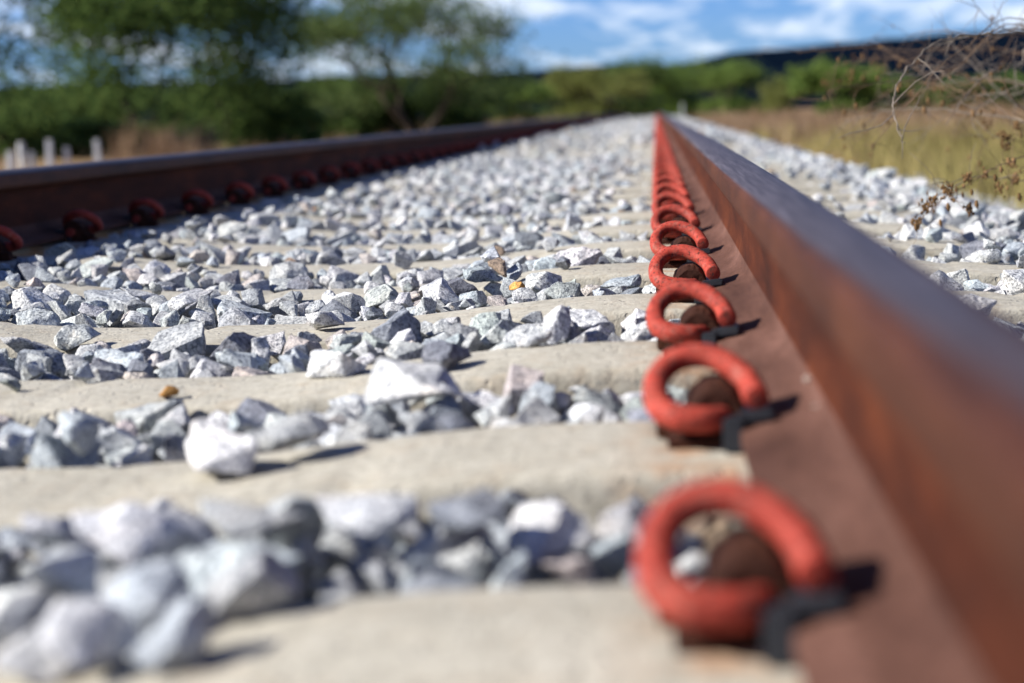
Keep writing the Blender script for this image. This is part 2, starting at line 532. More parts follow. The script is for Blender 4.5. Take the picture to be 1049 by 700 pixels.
# ------------------------------------------------------------------ stones
def rock_bm(seed, level):
    rr = random.Random(seed)
    bm = bmesh.new()
    n = rr.choice((11, 12, 13, 14, 16))
    for _ in range(n):
        v = Vector((rr.gauss(0, 1), rr.gauss(0, 1), rr.gauss(0, 1))).normalized()
        m = max(abs(v.x), abs(v.y), abs(v.z))
        v = v * (.72 + .28 / m) * rr.uniform(.82, 1.05)
        bm.verts.new(v * .5)
    bmesh.ops.convex_hull(bm, input=bm.verts)
    for v in [v for v in bm.verts if not v.link_faces]: bm.verts.remove(v)
    bmesh.ops.dissolve_limit(bm, angle_limit=R(14), verts=bm.verts, edges=bm.edges)
    ax = (1.0, rr.uniform(.66, .92), rr.uniform(.46, .74))
    bmesh.ops.transform(bm, matrix=Matrix.Diagonal((*ax, 1)) , verts=bm.verts)
    if level >= 1:
        bmesh.ops.bevel(bm, geom=bm.edges[:], offset=.028 if level == 1 else .017, segments=1, affect='EDGES', clamp_overlap=True)
    if level >= 2:
        for _ in range(2):
            bmesh.ops.triangulate(bm, faces=bm.faces)
            es = [e for e in bm.edges if e.calc_length() > .10]
            if es: bmesh.ops.subdivide_edges(bm, edges=es, cuts=1)
        bmesh.ops.triangulate(bm, faces=bm.faces)
        off = Vector((seed * 3.1, seed * 1.7, seed * .9))
        bm.normal_update()
        for v in bm.verts:
            a = mnoise.noise(v.co * 3.2 + off) * .034 + mnoise.noise(v.co * 8 + off) * .022 + mnoise.noise(v.co * 19 + off) * .014
            v.co += v.normal * a
    bmesh.ops.triangulate(bm, faces=bm.faces)
    bm.normal_update()
    return bm

NP = 26
def arr(bm):
    bm.verts.index_update()
    V = np.array([v.co[:] for v in bm.verts]); T = np.array([[v.index for v in f.verts] for f in bm.faces], np.int32)
    bm.free(); return V, T
LO = [arr(rock_bm(s, 0)) for s in range(NP)]
MI = [arr(rock_bm(s, 1)) for s in range(NP)]
HI = [arr(rock_bm(s, 2)) for s in range(NP)]
HI_ME = []
for s in range(NP):
    me = mesh_np('ballast_stone', *HI[s], True); me.set_sharp_from_angle(angle=R(24)); me.materials.append(M_rock1)
    HI_ME.append(me)

def rot_of(rr, tilt=.45):
    M = Matrix.Rotation(rr.uniform(0, 2 * math.pi), 3, 'Z') @ Matrix.Rotation(rr.gauss(0, tilt), 3, 'X') @ Matrix.Rotation(rr.gauss(0, tilt), 3, 'Y')
    return np.array(M)

CELL = .006
class Stamp: pass
def make_stamp(p, size, Mx):
    V, T = HI[p]
    A = (V @ Mx.T) * size
    s = Stamp(); s.p, s.size, s.M = p, size, Mx
    tri = A[T]
    ed = [tri.reshape(-1, 3), tri.mean(1), (tri[:, 0] + tri[:, 1]) / 2, (tri[:, 1] + tri[:, 2]) / 2, (tri[:, 0] + tri[:, 2]) / 2]
    P = np.concatenate(ed)
    q = np.floor(P[:, :2] / CELL).astype(int)
    mn = q.min(0); q = q - mn; sh = q.max(0) + 1
    s.off = mn
    s.bot = np.full(sh, np.inf); s.top = np.full(sh, -np.inf)
    np.minimum.at(s.bot, (q[:, 0], q[:, 1]), P[:, 2]); np.maximum.at(s.top, (q[:, 0], q[:, 1]), P[:, 2])
    s.mask = np.isfinite(s.bot)
    s.botm = np.where(s.mask, s.bot, 1e3)
    s.topm = np.where(s.mask, s.top, -1e3)
    s.h = A[:, 2].max() - A[:, 2].min(); s.zc = A[:, 2].mean()
    s.pts = A[rng.integers(0, len(A), 260)]
    return s
rr = random.Random(3)
STAMPS = []
for i in range(330):
    size = min(max(rr.lognormvariate(math.log(.061), .32), .030), .110)
    STAMPS.append(make_stamp(i % NP, size, rot_of(rr)))
SIZES = np.array([s.size for s in STAMPS])

X0, X1, YA, YB = -1.50, 1.95, .40, 13.0
NX, NY = int((X1 - X0) / CELL), int((YB - YA) / CELL)
gx = X0 + (np.arange(NX) + .5) * CELL; gy = YA + (np.arange(NY) + .5) * CELL
GX, GY = np.meshgrid(gx, gy, indexing='ij')
def lowfreq(X, Y, seed, f=2.0):
    r = np.random.default_rng(seed); o = 0
    for i in range(5):
        a, b, c = r.normal(0, f, 3); o = o + np.sin(a * X * 2 + b * Y * 2 + c * 5)
    return o / 2.2
def bed_z(X, Y):
    """fill level of the fine bed under the loose stones"""
    z = ZSEAT + sleeper_top(X) - .085
    s = np.clip((X - .92) / .62, 0, 1)
    z = np.where(X > .60, np.maximum(ZSEAT - .10 - s * .27, .47), z)
    s2 = np.clip((XC * 2 - .92 - X) / .62, 0, 1)
    z = np.where(X < XC * 2 - .60, np.maximum(ZSEAT - .10 - s2 * .27, .47), z)
    return z
SECT_T, SECT_B = .112, .150
def sleeper_h(X, Y):
    d = np.abs((Y - Y1 + SP / 2) % SP - SP / 2)
    t = np.clip((d - SECT_T) / (SECT_B - SECT_T), 0, 1)
    top = ZSEAT + sleeper_top(X) - t * .2
    return np.where((d < SECT_B) & (np.abs(X - XC) < 1.4), top, -1)
HB = bed_z(GX, GY) + lowfreq(GX, GY, 1, 9) * .006
HS = sleeper_h(GX, GY)
H = np.maximum(HB, HS)
H[np.abs(GX - XR) < .083] = 2.0
H[(np.abs(GX - XL) < .083)] = 2.0
dS = np.abs((GY - Y1 + SP / 2) % SP - SP / 2)
for xs in (XR - .105, XL + .105):                    # keep the clips clear
    H[(np.abs(GX - xs) < .062) & (dS < .075)] = 2.0
    HCL = (np.abs(GX - xs) < .05) & (dS < .14)
    H[HCL] = np.maximum(H[HCL], np.where(H[HCL] > 1.5, 2.0, H[HCL]))
# fill limit for stone centres
d_c = np.abs(GX - XC)
mid = np.clip((.75 - d_c) / .35, 0, 1)
FILL = ZSEAT + sleeper_top(GX) + (-.024 + .031 * mid) + lowfreq(GX, GY, 4, 2.2) * .010
FILL = np.where(GX > .55, HB + .075 + lowfreq(GX, GY, 4, 2.2) * .010, FILL)

placed = []                      # (stamp index, x, y, z, on_sleeper)
def try_at(s, ix, iy):
    a, b = ix + s.off[0], iy + s.off[1]
    w, h = s.bot.shape
    if a < 0 or b < 0 or a + w > NX or b + h > NY: return None
    sub = H[a:a + w, b:b + h]
    z = (sub - s.botm).max()
    return z, a, b, w, h
def settle(s, si, ix, iy, z, a, b, w, h, on=False):
    sub = H[a:a + w, b:b + h]
    np.maximum(sub, s.topm + z, out=sub)
    placed.append((si, X0 + ix * CELL, YA + iy * CELL, z, on))

def deposit(x0, x1, y0, y1, n, tries=7, incrib=True):
    ax, bx = int((x0 - X0) / CELL), int((x1 - X0) / CELL)
    ay, by = int((y0 - YA) / CELL), int((y1 - YA) / CELL)
    sis = rng.integers(0, len(STAMPS), n)
    rx = rng.integers(ax, bx, (n, tries)); ry = rng.integers(ay, by, (n, tries))
    if incrib:
        yy = YA + ry * CELL
        k = np.round((yy - Y1 - SP / 2) / SP)
        yy = Y1 + SP / 2 + k * SP + (yy - (Y1 + SP / 2 + k * SP)) * .66
        ry = ((yy - YA) / CELL).astype(int)
        if x1 > .7:
            free = X0 + rx * CELL > XC + 1.44
            ry = np.where(free, rng.integers(ay, by, (n, tries)), ry)
    for i in range(n):
        s = STAMPS[sis[i]]; best = None
        for t in range(tries):
            r = try_at(s, rx[i, t], ry[i, t])
            if r is None or r[0] > 1.3: continue
            sc = r[0] + s.zc - FILL[min(max(rx[i, t], 0), NX - 1), min(max(ry[i, t], 0), NY - 1)]
            if best is None or sc < best[0]: best = (sc, rx[i, t], ry[i, t], r)
        if best is None or best[0] > .0: continue
        sc, ix, iy, (z, a, b, w, h) = best
        settle(s, sis[i], ix, iy, z, a, b, w, h)

deposit(-1.44, .045, .42, 4.6, 6200)
deposit(-1.44, .045, 4.6, 12.9, 8000, 5)
deposit(.235, 1.9, 1.9, 6.0, 6000)
deposit(.235, 1.9, 6.0, 12.9, 7000, 5)
deposit(.235, 1.9, .42, 1.9, 2300, 5)

# a few stones left lying on top of the sleepers and high on the bays, where the photo shows them
def put(px, py, Y, size, flat=.25, tint=None, zmax=.9, yaw=None):
    p = pix(px, py, Y)
    best = None
    for t in range(14):
        rr2 = random.Random(int(px * 7 + py * 13) + t)
        s = make_stamp(rr2.randrange(NP), size, rot_of(rr2, flat))
        ix, iy = int((p.x - X0) / CELL), int((p.y - YA) / CELL)
        r = try_at(s, ix, iy)
        if r is None or r[0] > zmax: continue
        sc = r[0] + (2.5 if flat <= .2 else .5) * s.h
        if best is None or sc < best[0]: best = (sc, s, ix, iy, r)
    if best is None: return
    _, s, ix, iy, r = best
    STAMPS.append(s); settle(s, len(STAMPS) - 1, ix, iy, *r, True)
    if tint: SPECIAL[len(placed) - 1] = tint
SPECIAL = {}
OCHRE, PINK, BROWN, PALE, DARK = 'ochre', 'pinkish', 'brown', 'chalky pale', 'dark grey'
put(232, 492, 1.47, .105, .2, PALE); put(300, 486, 1.50, .085, .3)
put(425, 425, 1.72, .120, .1, PALE); put(412, 320, 2.42, .062, .3)
put(575, 338, 2.20, .075, .4, PALE); put(548, 345, 2.12, .055, .3)
put(355, 335, 2.28, .050, .2); put(175, 378, 1.95, .032, .3, OCHRE)
put(532, 282, 2.85, .036, .3, OCHRE); put(492, 272, 2.95, .075, .3); put(512, 268, 2.98, .055, .5, BROWN)
put(612, 258, 3.40, .055, .6); put(330, 300, 2.55, .07, .4); put(88, 465, 1.58, .085, .4)
put(150, 620, 1.12, .100, .4, PALE); put(270, 610, 1.13, .085, .4); put(310, 545, 1.19, .07, .5)
put(60, 560, 1.20, .075, .4); put(380, 590, 1.18, .085, .4); put(560, 515, 1.20, .08, .4, PALE); put(490, 590, 1.16, .07, .4); put(80, 310, 2.45, .085, .4)
for q in ((20, 650, .97, .065), (40, 668, .915, .070), (100, 665, .90, .072), (190, 662, .91, .060), (85, 650, .985, .078), (150, 640, .98, .080), (262, 640, 1.0, .070)): put(*q, .35)
put(455, 365, 1.98, .075, .4, DARK); put(350, 365, 2.05, .085, .2); put(20, 330, 2.35, .06, .4); put(190, 285, 2.8, .06, .4)
for _ in range(150):
    k = int(rng.integers(1, 20)); x = float(rng.uniform(-1.3, -.12)); y = Y1 + SP * k + float(rng.uniform(-.1, .1))
    if k < 4 and rng.random() < .8: continue
    s_i = int(rng.choice(np.where(SIZES < .062)[0])); s = STAMPS[s_i]
    ix, iy = int((x - X0) / CELL), int((y - YA) / CELL)
    r = try_at(s, ix, iy)
    if r and r[0] < .87: settle(s, s_i, ix, iy, *r, True)
for _ in range(60):
    k = int(rng.integers(4, 20)); x = float(rng.uniform(.3, .66)); y = Y1 + SP * k + float(rng.uniform(-.1, .1))
    s_i = int(rng.choice(np.where(SIZES < .06)[0])); s = STAMPS[s_i]
    ix, iy = int((x - X0) / CELL), int((y - YA) / CELL)
    r = try_at(s, ix, iy)
    if r and r[0] < .87: settle(s, s_i, ix, iy, *r, True)

NPL = len(placed)
SIZES = np.array([s.size for s in STAMPS])
# tints
TONE = {'pale grey': (.475, .49, .49), 'mid grey': (.38, .395, .40), 'bluish grey': (.39, .43, .455), 'dark grey': (.20, .215, .245), 'pinkish': (.46, .42, .395),
        'chalky pale': (.58, .585, .59), 'brown': (.26, .20, .15), 'ochre': (.50, .27, .08), 'greenish grey': (.36, .39, .37)}
tones = rng.choice(['pale grey', 'mid grey', 'bluish grey', 'dark grey', 'pinkish', 'chalky pale', 'brown', 'ochre', 'greenish grey'], NPL,
                   p=[.36, .17, .18, .085, .045, .113, .015, .003, .029]).astype(object)
for i in range(NPL):
    if tones[i] in ('ochre', 'brown') and SIZES[placed[i][0]] > .052: tones[i] = 'pale grey'
for i, t in SPECIAL.items(): tones[i] = t
def tint_of(i):
    c = np.array(TONE[tones[i]]); return np.clip(c * 1.20 * (1 + rng.normal(0, .09)) * (1 + rng.normal(0, .012, 3)), .03, .8)
TINT = np.array([tint_of(i) for i in range(NPL)])

# which stones show largest in the picture (a point z-buffer over stones and sleepers)
ids, pts = [], []
for i, (si, x, y, z, on) in enumerate(placed):
    if y > 4.3: continue
    s = STAMPS[si]; pts.append(s.pts + (x, y, z)); ids.append(np.full(len(s.pts), i))
pts = np.concatenate(pts); ids = np.concatenate(ids)
px, py, dz = project(pts)
ok = (px > 0) & (px < W0) & (py > 0) & (py < H0) & (dz > .2)
G = 5
cells = (px[ok] // G).astype(int) + 400 * (py[ok] // G).astype(int)
o_ = np.argsort(-dz[ok]); buf = np.full(400 * 200, -1)
buf[cells[o_]] = ids[ok][o_]
vis = np.bincount(buf[buf >= 0], minlength=NPL)
rail_edge = 0
order = np.argsort(-vis)[:296]
SINGLE = set(int(i) for i in order if vis[i] > 0)

# single stones as objects
info = []
for i in sorted(SINGLE, key=lambda i: placed[i][2]):
    si, x, y, z, on = placed[i]; s = STAMPS[si]
    o = bpy.data.objects.new('ballast_stone', HI_ME[s.p]); COL.objects.link(o)
    o.matrix_world = Matrix.Translation((x, y, z)) @ Matrix(s.M).to_4x4() @ Matrix.Diagonal((s.size,) * 3 + (1,))
    o.color = (*TINT[i], 1)
    P = s.pts + (x, y, z); qx, qy, _ = project(P)
    w, h = s.pts[:, 0].max() - s.pts[:, 0].min(), s.h
    r = w / h
    shape = 'slab-like' if r > 2.1 else 'flattish' if r > 1.65 else 'blocky' if r > 1.1 else 'upright'
    sz = 'large' if s.size > .072 else 'small' if s.size < .044 else ''
    info.append([i, o, shape, sz, tones[i], int(np.floor((y - Y1) / SP)), on, float(qx.mean()), float(qy.mean()), x])
def where(q):
    i, o, shape, sz, tone, bay, on, qx, qy, x = q
    k = int(np.round((placed[i][2] - Y1) / SP))
    if x > .2:
        return f'right of the right rail, beside the {ORD[max(min(bay + 1, 11), 0)]} gap between sleepers'
    if on and abs(placed[i][2] - Y1 - SP * k) < .13 and 0 <= k < 12: return f'resting on the {ORD[k]} sleeper'
    if bay < 0: return 'at the bottom edge before the first sleeper'
    return f'in the {ORD[min(bay, 11)]} gap between sleepers'
def across(qx):
    if qx > 560 and qx < 700: return 'close to the clips'
    e = [(80, 'at the left edge'), (190, 'near the left edge'), (300, 'left of centre'), (400, 'midway'), (480, 'a little right of midway'), (561, 'toward the clips')]
    for a, b in e:
        if qx < a: return b
    return 'by the sleeper ends'
from collections import defaultdict
bk = defaultdict(list)
for q in info:
    w = where(q)
    sz = (q[3] + ' ') if q[3] else ''
    t = q[4]
    base = f'{sz}{q[2]} {t} stone {w}, {across(q[7])}' if q[9] < .2 else f'{sz}{q[2]} {t} stone {w}'
    bk[base].append(q)
for base, L in bk.items():
    L.sort(key=lambda q: q[7])
    n = len(L)
    for j, q in enumerate(L):
        if n == 1: lab = base
        elif n == 2: lab = ('left-hand ' if j == 0 else 'right-hand ') + base
        else: lab = f'{ORD[j]}-from-left ' + base
        if len(lab.split()) > 16: lab = lab.replace('the ', '', 1)
        if len(lab.split()) > 16: lab = lab.replace(' between sleepers', '')
        tag(q[1], lab, 'stone', 'crushed stones of the track ballast')

# the rest as one mass
def mass(indices, lod):
    Vs, Ts, Cs = [], [], []; base = 0
    for i in indices:
        si, x, y, z, on = placed[i]; s = STAMPS[si]
        V, T = lod[s.p]
        Vs.append((V @ s.M.T) * s.size + (x, y, z)); Ts.append(T + base); Cs.append(np.repeat(TINT[i][None], len(V), 0)); base += len(V)
    return Vs, Ts, Cs, base
rest = [i for i in range(NPL) if i not in SINGLE]
near = [i for i in rest if placed[i][2] < 5.0 and vis[i] > 0]
nset = set(near)
midl = [i for i in rest if i not in nset]
A = mass(near, HI); B = mass(midl, MI)
# far stones scattered on the bed
def far_scatter(x0, x1, y0, y1, dens, inner):
    n = int((x1 - x0) * (y1 - y0) * dens)
    x = rng.uniform(x0, x1, n); y = rng.uniform(y0, y1, n)
    d = np.abs((y - Y1 + SP / 2) % SP - SP / 2)
    onsl = (d < .12) & (np.abs(x - XC) < 1.4)
    keep = (~onsl | (rng.random(n) < .11)) & (np.abs(x - XR) > .13) & (np.abs(x - XL) > .13)
    x, y, onsl = x[keep], y[keep], onsl[keep]
    sl = ZSEAT + sleeper_top(x)
    fill = np.where(np.abs(x - XC) < 1.4, sl - .040, bed_z(x, y) + .05)
    z = np.where(onsl, sl + .018, fill + rng.normal(0, .014, len(x)))
    return x, y, z + zt(y)
fx, fy, fz = [], [], []
for a in ((-1.44, .04, 12.85, 30, 330, 1), (-1.44, .04, 30, 98, 170, 1), (.235, 1.62, 12.85, 30, 330, 0), (.235, 1.6, 30, 98, 170, 0), (-3.2, -1.65, 1.5, 30, 160, 0), (-3.2, -1.65, 30, 98, 70, 0)):
    x, y, z = far_scatter(*a); fx.append(x); fy.append(y); fz.append(z)
fx, fy, fz = map(np.concatenate, (fx, fy, fz))
nf = len(fx)
fs = rng.integers(0, 330, nf)
tn = np.array([TONE[t] for t in TONE]); tp = np.array([.34, .17, .16, .085, .085, .113, .015, .003, .029])
ft = tn[rng.choice(9, nf, p=[.36, .17, .18, .085, .045, .113, .015, .003, .029])] * 1.20 * (1 + rng.normal(0, .09, (nf, 1)))
Vs, Ts, Cs, base = [], [], [], 0
for j in range(nf):
    s = STAMPS[fs[j]]; V, T = LO[s.p]
    Vs.append((V @ s.M.T) * (s.size * 1.06) + (fx[j], fy[j], fz[j])); Ts.append(T + base); Cs.append(np.repeat(ft[j][None], len(V), 0)); base += len(V)
parts = [A, B, (Vs, Ts, Cs, base)]
AV, AT, AC, b0 = [], [], [], 0
for (v, t, c, b) in parts:
    AV += v; AT += [q + b0 for q in t]; AC += c; b0 += b
me = mesh_np('ballast_gravel', np.concatenate(AV), np.concatenate(AT), True)
me.set_sharp_from_angle(angle=R(24))
ca = np.concatenate(AC); ca = np.concatenate([ca, np.ones((len(ca), 1))], 1).astype(np.float32)
at = me.attributes.new('tint', 'FLOAT_COLOR', 'POINT'); at.data.foreach_set('color', ca.ravel())
g = link('ballast_gravel', me, M_rockS)
tag(g, 'pale grey crushed granite gravel filling the track between and beside the sleepers', 'gravel', kind='stuff')

# fine bed below the stones
bx = np.concatenate([np.linspace(-3.4, -1.6, 24), np.linspace(-1.55, .2, 40), np.linspace(.25, 1.95, 40)])
by = np.concatenate([np.arange(-2, 14, .12), np.arange(14, 99, .8)])
BX, BY = np.meshgrid(bx, by, indexing='ij')
BZ = bed_z(BX, BY) - .012 + lowfreq(BX, BY, 1, 9) * .006 + zt(BY)
far = BY > 13
BZ = np.where(far & (np.abs(BX - XC) < 1.5), BZ + .01, BZ)
V = np.stack([BX, BY, BZ], -1).reshape(-1, 3)
i, k = np.meshgrid(np.arange(len(bx) - 1), np.arange(len(by) - 1), indexing='ij'); a = (i * len(by) + k).ravel()
me = mesh_np('ballast_bed', V, np.stack([a, a + len(by), a + len(by) + 1, a + 1], 1), True)
tag(link('ballast_bed', me, M_bed), 'fine grey gravel bed under the loose ballast stones', 'ballast bed', kind='structure')

# two pale chips lying on the rail foot
def chip(px, py, Y, size, lab):
    p = pix(px, py, Y)
    o = bpy.data.objects.new('stone_chip', HI_ME[int(px) % NP]); COL.objects.link(o)
    dx = abs(p.x - XR); zf = ZFOOT + np.interp(dx, [.0105, .0135, .02, .03, .045, .0735], [.042, .034, .027, .0215, .0172, .0115])
    o.location = (p.x, p.y, zf + size * .18); o.rotation_euler = (.1, .2, px); o.scale = (size, size, size * .7)
    o.color = (.62, .5, .42, 1)
    tag(o, lab, 'stone chip')
chip(829, 428, 1.48, .013, 'larger pale stone chip lying on the rail foot beside the second red clip')
chip(836, 453, 1.38, .009, 'smaller pale stone chip lying on the rail foot beside the second red clip')

# ------------------------------------------------------------------ ground, hills
def ground_z(X, Y):
    X = np.asarray(X, float); Y = np.asarray(Y, float)
    d = np.maximum(np.abs(X - XC) - 1.9, 0)
    z = .50 - .10 * np.clip(d / 6, 0, 1)
    z = z + lowfreq(X * .05, Y * .05, 8, 2) * .05 * np.clip(d / 3, 0, 1) + zt(np.minimum(Y, 100)) * .9
    return z - .12 * np.clip((1.7 - np.abs(X - XC)) / .4, 0, 1) - np.clip((Y - 90) / 300, 0, 1) * .6
gxx = np.concatenate([-np.geomspace(60, 3000, 14)[::-1], np.linspace(-55, -8, 20), np.linspace(-7, 8, 50), np.linspace(9, 60, 20), np.geomspace(65, 3000, 14)])
gyy = np.concatenate([[-40, -20, -10, -5], np.linspace(-3, 20, 50), np.linspace(21, 130, 60), np.geomspace(135, 3500, 20)])
QX, QY = np.meshgrid(gxx, gyy, indexing='ij')
V = np.stack([QX, QY, ground_z(QX, QY)], -1).reshape(-1, 3)
i, k = np.meshgrid(np.arange(len(gxx) - 1), np.arange(len(gyy) - 1), indexing='ij'); a = (i * len(gyy) + k).ravel()
me = mesh_np('ground', V, np.stack([a, a + len(gyy), a + len(gyy) + 1, a + 1], 1), True)
mg = NT('dry_soil'); co = mg.coord('Object')
c = mg.ramp(mg.noise(co, .22, 6, .6, .5), [(.32, (.24, .13, .075)), (.5, (.30, .20, .11)), (.68, (.20, .17, .07))])
c = mg.mix(1.0, c, mg.ramp(mg.noise(co, 9, 5, .7), [(.3, (.65, .65, .62)), (.65, (1.15, 1.12, 1.1))]), 'MULTIPLY')
mg.bsdf(c, .95, 0, mg.noise(co, 14, 6, .7), .06, .8, .1)
tag(link('ground', me, mg.m), 'dry reddish earth beside the railway', 'ground', kind='structure')

hx = np.linspace(-700, 900, 130); hd = np.linspace(0, 1, 26)
V = []
hn = [mnoise.fractal(Vector((x * .006, 3, 0)), .9, 2, 5) for x in hx]
for t in hd:
    for x, nn in zip(hx, hn):
        y = 620 + 420 * t - .10 * x
        top = 20.5 + 9.0 * np.clip((x + 60) / 190, 0, 1) + np.clip((x - 130) / 400, 0, 1) * 14 + nn * 2.6 - 3.5 * np.exp(-((x - 8) / 16) ** 2)
        prof = math.sin(min(t * 2.2, 1) * math.pi / 2)
        V.append((x, y, -2 + (top + 2) * prof + mnoise.fractal(Vector((x * .03, y * .03, 1)), .9, 2, 4) * 1.4 * prof))
m_ = len(hx); Fc = [(r_ * m_ + q, r_ * m_ + q + 1, (r_ + 1) * m_ + q + 1, (r_ + 1) * m_ + q) for r_ in range(len(hd) - 1) for q in range(m_ - 1)]
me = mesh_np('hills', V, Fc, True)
mh = NT('forested_hill_cloud_shade'); co = mh.coord('Object')
c = mh.ramp(mh.noise(co, .09, 6, .65), [(.3, (.0015, .004, .010)), (.7, (.004, .009, .018))])  # cloud shade and slight blue haze painted into the forest colour
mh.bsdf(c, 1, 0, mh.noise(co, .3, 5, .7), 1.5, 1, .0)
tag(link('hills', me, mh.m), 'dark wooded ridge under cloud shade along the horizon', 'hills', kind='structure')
# ------------------------------------------------------------------ vegetation
def leaf_mesh(name, centres, size, tint, aspect=.5, flat=.5):
    n = len(centres)
    u = rng.normal(0, 1, (n, 3)); u[:, 2] *= flat; u /= np.linalg.norm(u, axis=1)[:, None]
    w = rng.normal(0, 1, (n, 3)); w -= (w * u).sum(1)[:, None] * u; w /= np.linalg.norm(w, axis=1)[:, None]
    sz = size * rng.uniform(.6, 1.4, n)[:, None]
    a, b = u * sz, w * sz * aspect
    V = np.stack([centres - a, centres - b * .9, centres + a, centres + b * .9], 1).reshape(-1, 3)
    me = mesh_np(name, V, np.arange(4 * n).reshape(n, 4))
    at = me.attributes.new('tint', 'FLOAT', 'POINT'); at.data.foreach_set('value', np.repeat(tint, 4).astype(np.float32))
    return me

M_bark = mat_plain('bark', (.05, .038, .03), (.11, .085, .065), 6, .95, .1, .02)
M_leafD = mat_leaf('leaf_dark_green', (.048, .090, .028), (.15, .21, .06), .42)
M_leafM = mat_leaf('leaf_mid_green', (.085, .145, .035), (.19, .26, .065), .42)
M_leafY = mat_leaf('leaf_olive', (.12, .145, .04), (.23, .24, .075), .42)
M_leafA = mat_leaf('leaf_airy_green', (.065, .11, .04), (.17, .22, .08), .42)

def tree(loc, h, spread, nleaf, lsize, mleaf, label, stems=3, flat=.45, airy=1.0, name='acacia_tree', seed=1, group='trees and bushes beside the railway', low=.0, fill=0, zlo=.28):
    r = random.Random(seed)
    V, Fl = [], []; tips = []
    def grow(p, d, ln, rad, depth):
        pts = [p]; q = p.copy(); dd = d.copy()
        k = 4
        for s in range(k):
            dd = (dd + Vector((r.gauss(0, .16), r.gauss(0, .16), r.gauss(0, .10) + (.04 if depth < 2 else -.05)))).normalized()
            q = q + dd * ln / k; pts.append(q.copy())
        tube(pts, [rad * (1 - .42 * i / k) for i in range(k + 1)], 6, True, V, Fl)
        if depth >= 4:
            tips.append(q); tips.append(pts[2]); return
        if depth >= 2: tips.append(q); tips.append(pts[3])
        for c in range(r.choice((2, 3, 3))):
            ang = r.uniform(0, 2 * math.pi); tl = r.uniform(.45, .95)
            side = Vector((math.cos(ang), math.sin(ang), r.uniform(-.15, .55) * (1 - flat) + .1))
            nd = (dd * (1 - tl * .5) + side * tl).normalized()
            grow(q, nd, ln * r.uniform(.62, .85), rad * .56, depth + 1)
    for s in range(stems):
        a = 2 * math.pi * s / stems + r.uniform(-.4, .4)
        t = 0.15 if stems == 1 else r.uniform(.35, .7)
        d = Vector((math.cos(a) * t, math.sin(a) * t, 1)).normalized()
        grow(Vector((math.cos(a) * .08, math.sin(a) * .08, -.15)), d, h * .30, h * .019 * (1.2 if stems == 1 else 1), 0)
    T = np.array([t[:] for t in tips])
    # scale the skeleton so that the crown fills height and spread
    sx = spread / max(np.percentile(np.abs(T[:, :2]), 96), .1); sz_ = h / max(np.percentile(T[:, 2], 98), .1)
    S = np.array([sx, sx, sz_])
    Va = np.array([v[:] for v in V]) * S; T = T * S
    e = empty(name, loc)
    tag(e, label, 'bush' if 'bush' in name else 'tree', group)
    me = tube_mesh('trunk', [tuple(v) for v in Va], Fl)
    link('trunk', me, M_bark, e)
    which = rng.integers(0, len(T), nleaf)
    sig = np.array([.085, .085, .05]) * h * airy
    C = T[which] + rng.normal(0, 1, (nleaf, 3)) * sig
    if low:
        nl = int(nleaf * low)
        a = rng.uniform(0, 2 * math.pi, nl); rad = spread * np.sqrt(rng.random(nl)) * .95
        hz = rng.random(nl) * h * .55
        lump = .75 + .25 * np.sin(a * 5 + seed) * np.cos(a * 3)
        C = np.concatenate([C, np.stack([np.cos(a) * rad * lump, np.sin(a) * rad * lump, hz * (1 - .4 * (rad / spread))], 1)])
        which = np.concatenate([which, rng.integers(0, len(T), nl)])
    if fill:
        # drooping leafy sprays in clumps through the lower and middle crown
        nf_ = int(nleaf * fill); nc = 46
        a = rng.uniform(0, 2 * math.pi, nc); rd = spread * np.sqrt(rng.uniform(.04, 1, nc)) * .92
        cz = h * (zlo + (.92 - zlo) * rng.random(nc) * (1 - .35 * (rd / spread) ** 2))
        cc = np.stack([np.cos(a) * rd, np.sin(a) * rd, cz], 1)
        wq = rng.integers(0, nc, nf_)
        C = np.concatenate([C, cc[wq] + rng.normal(0, 1, (nf_, 3)) * np.array([.105, .105, .06]) * h])
        which = np.concatenate([which, rng.integers(0, len(T), nf_)])
    C[:, 2] = np.maximum(C[:, 2], .05)
    ct = rng.random(len(T))[which]
    tint = np.clip(.15 + .55 * ct + rng.normal(0, .18, len(C)), 0, 1)
    link('crown', leaf_mesh('crown', C, lsize, tint), mleaf, e)
    return e

def base_at(px, Y):
    p = pix(px, 120, Y); return (p.x, Y, float(ground_z(p.x, Y)) - .03)

# big left-hand trees
tree(base_at(150, 42), 5.0, 2.0, 7500, .085, M_leafD, 'big dark green spreading tree with bare forked trunk behind the left rail', 3, .5, 1.0, seed=4, fill=.7, zlo=.24)
tree(base_at(-58, 36), 6.2, 2.0, 9000, .085, M_leafD, 'dark tree cut by the left edge, its branches reaching in from outside', 2, .4, 1.0, seed=9, fill=.6, zlo=.12)
tree(base_at(240, 46), 5.6, 1.75, 8000, .085, M_leafD, 'dense dark green tree standing right of the big forked tree', 3, .3, 1.1, seed=13, low=.25, fill=.7, zlo=.2)
tree(base_at(60, 60), 2.1, 3.0, 7000, .10, M_leafD, 'low dark bushy thicket behind the white fence posts', 4, .4, 1.2, 'round_bush', seed=17, low=.3)
tree(base_at(215, 62), 2.0, 3.4, 6500, .10, M_leafD, 'dark bushy thicket seen between the two big trees', 4, .4, 1.2, 'round_bush', seed=18, low=.3)
tree(base_at(95, 38), .8, 1.2, 3000, .08, M_leafD, 'low dark bush just behind the white fence posts', 4, .4, 1.1, 'round_bush', seed=51, low=.8)
tree(base_at(20, 40), 1.1, 1.3, 3500, .08, M_leafD, 'low dark bush at the left edge behind the first fence posts', 4, .4, 1.1, 'round_bush', seed=52, low=.8)
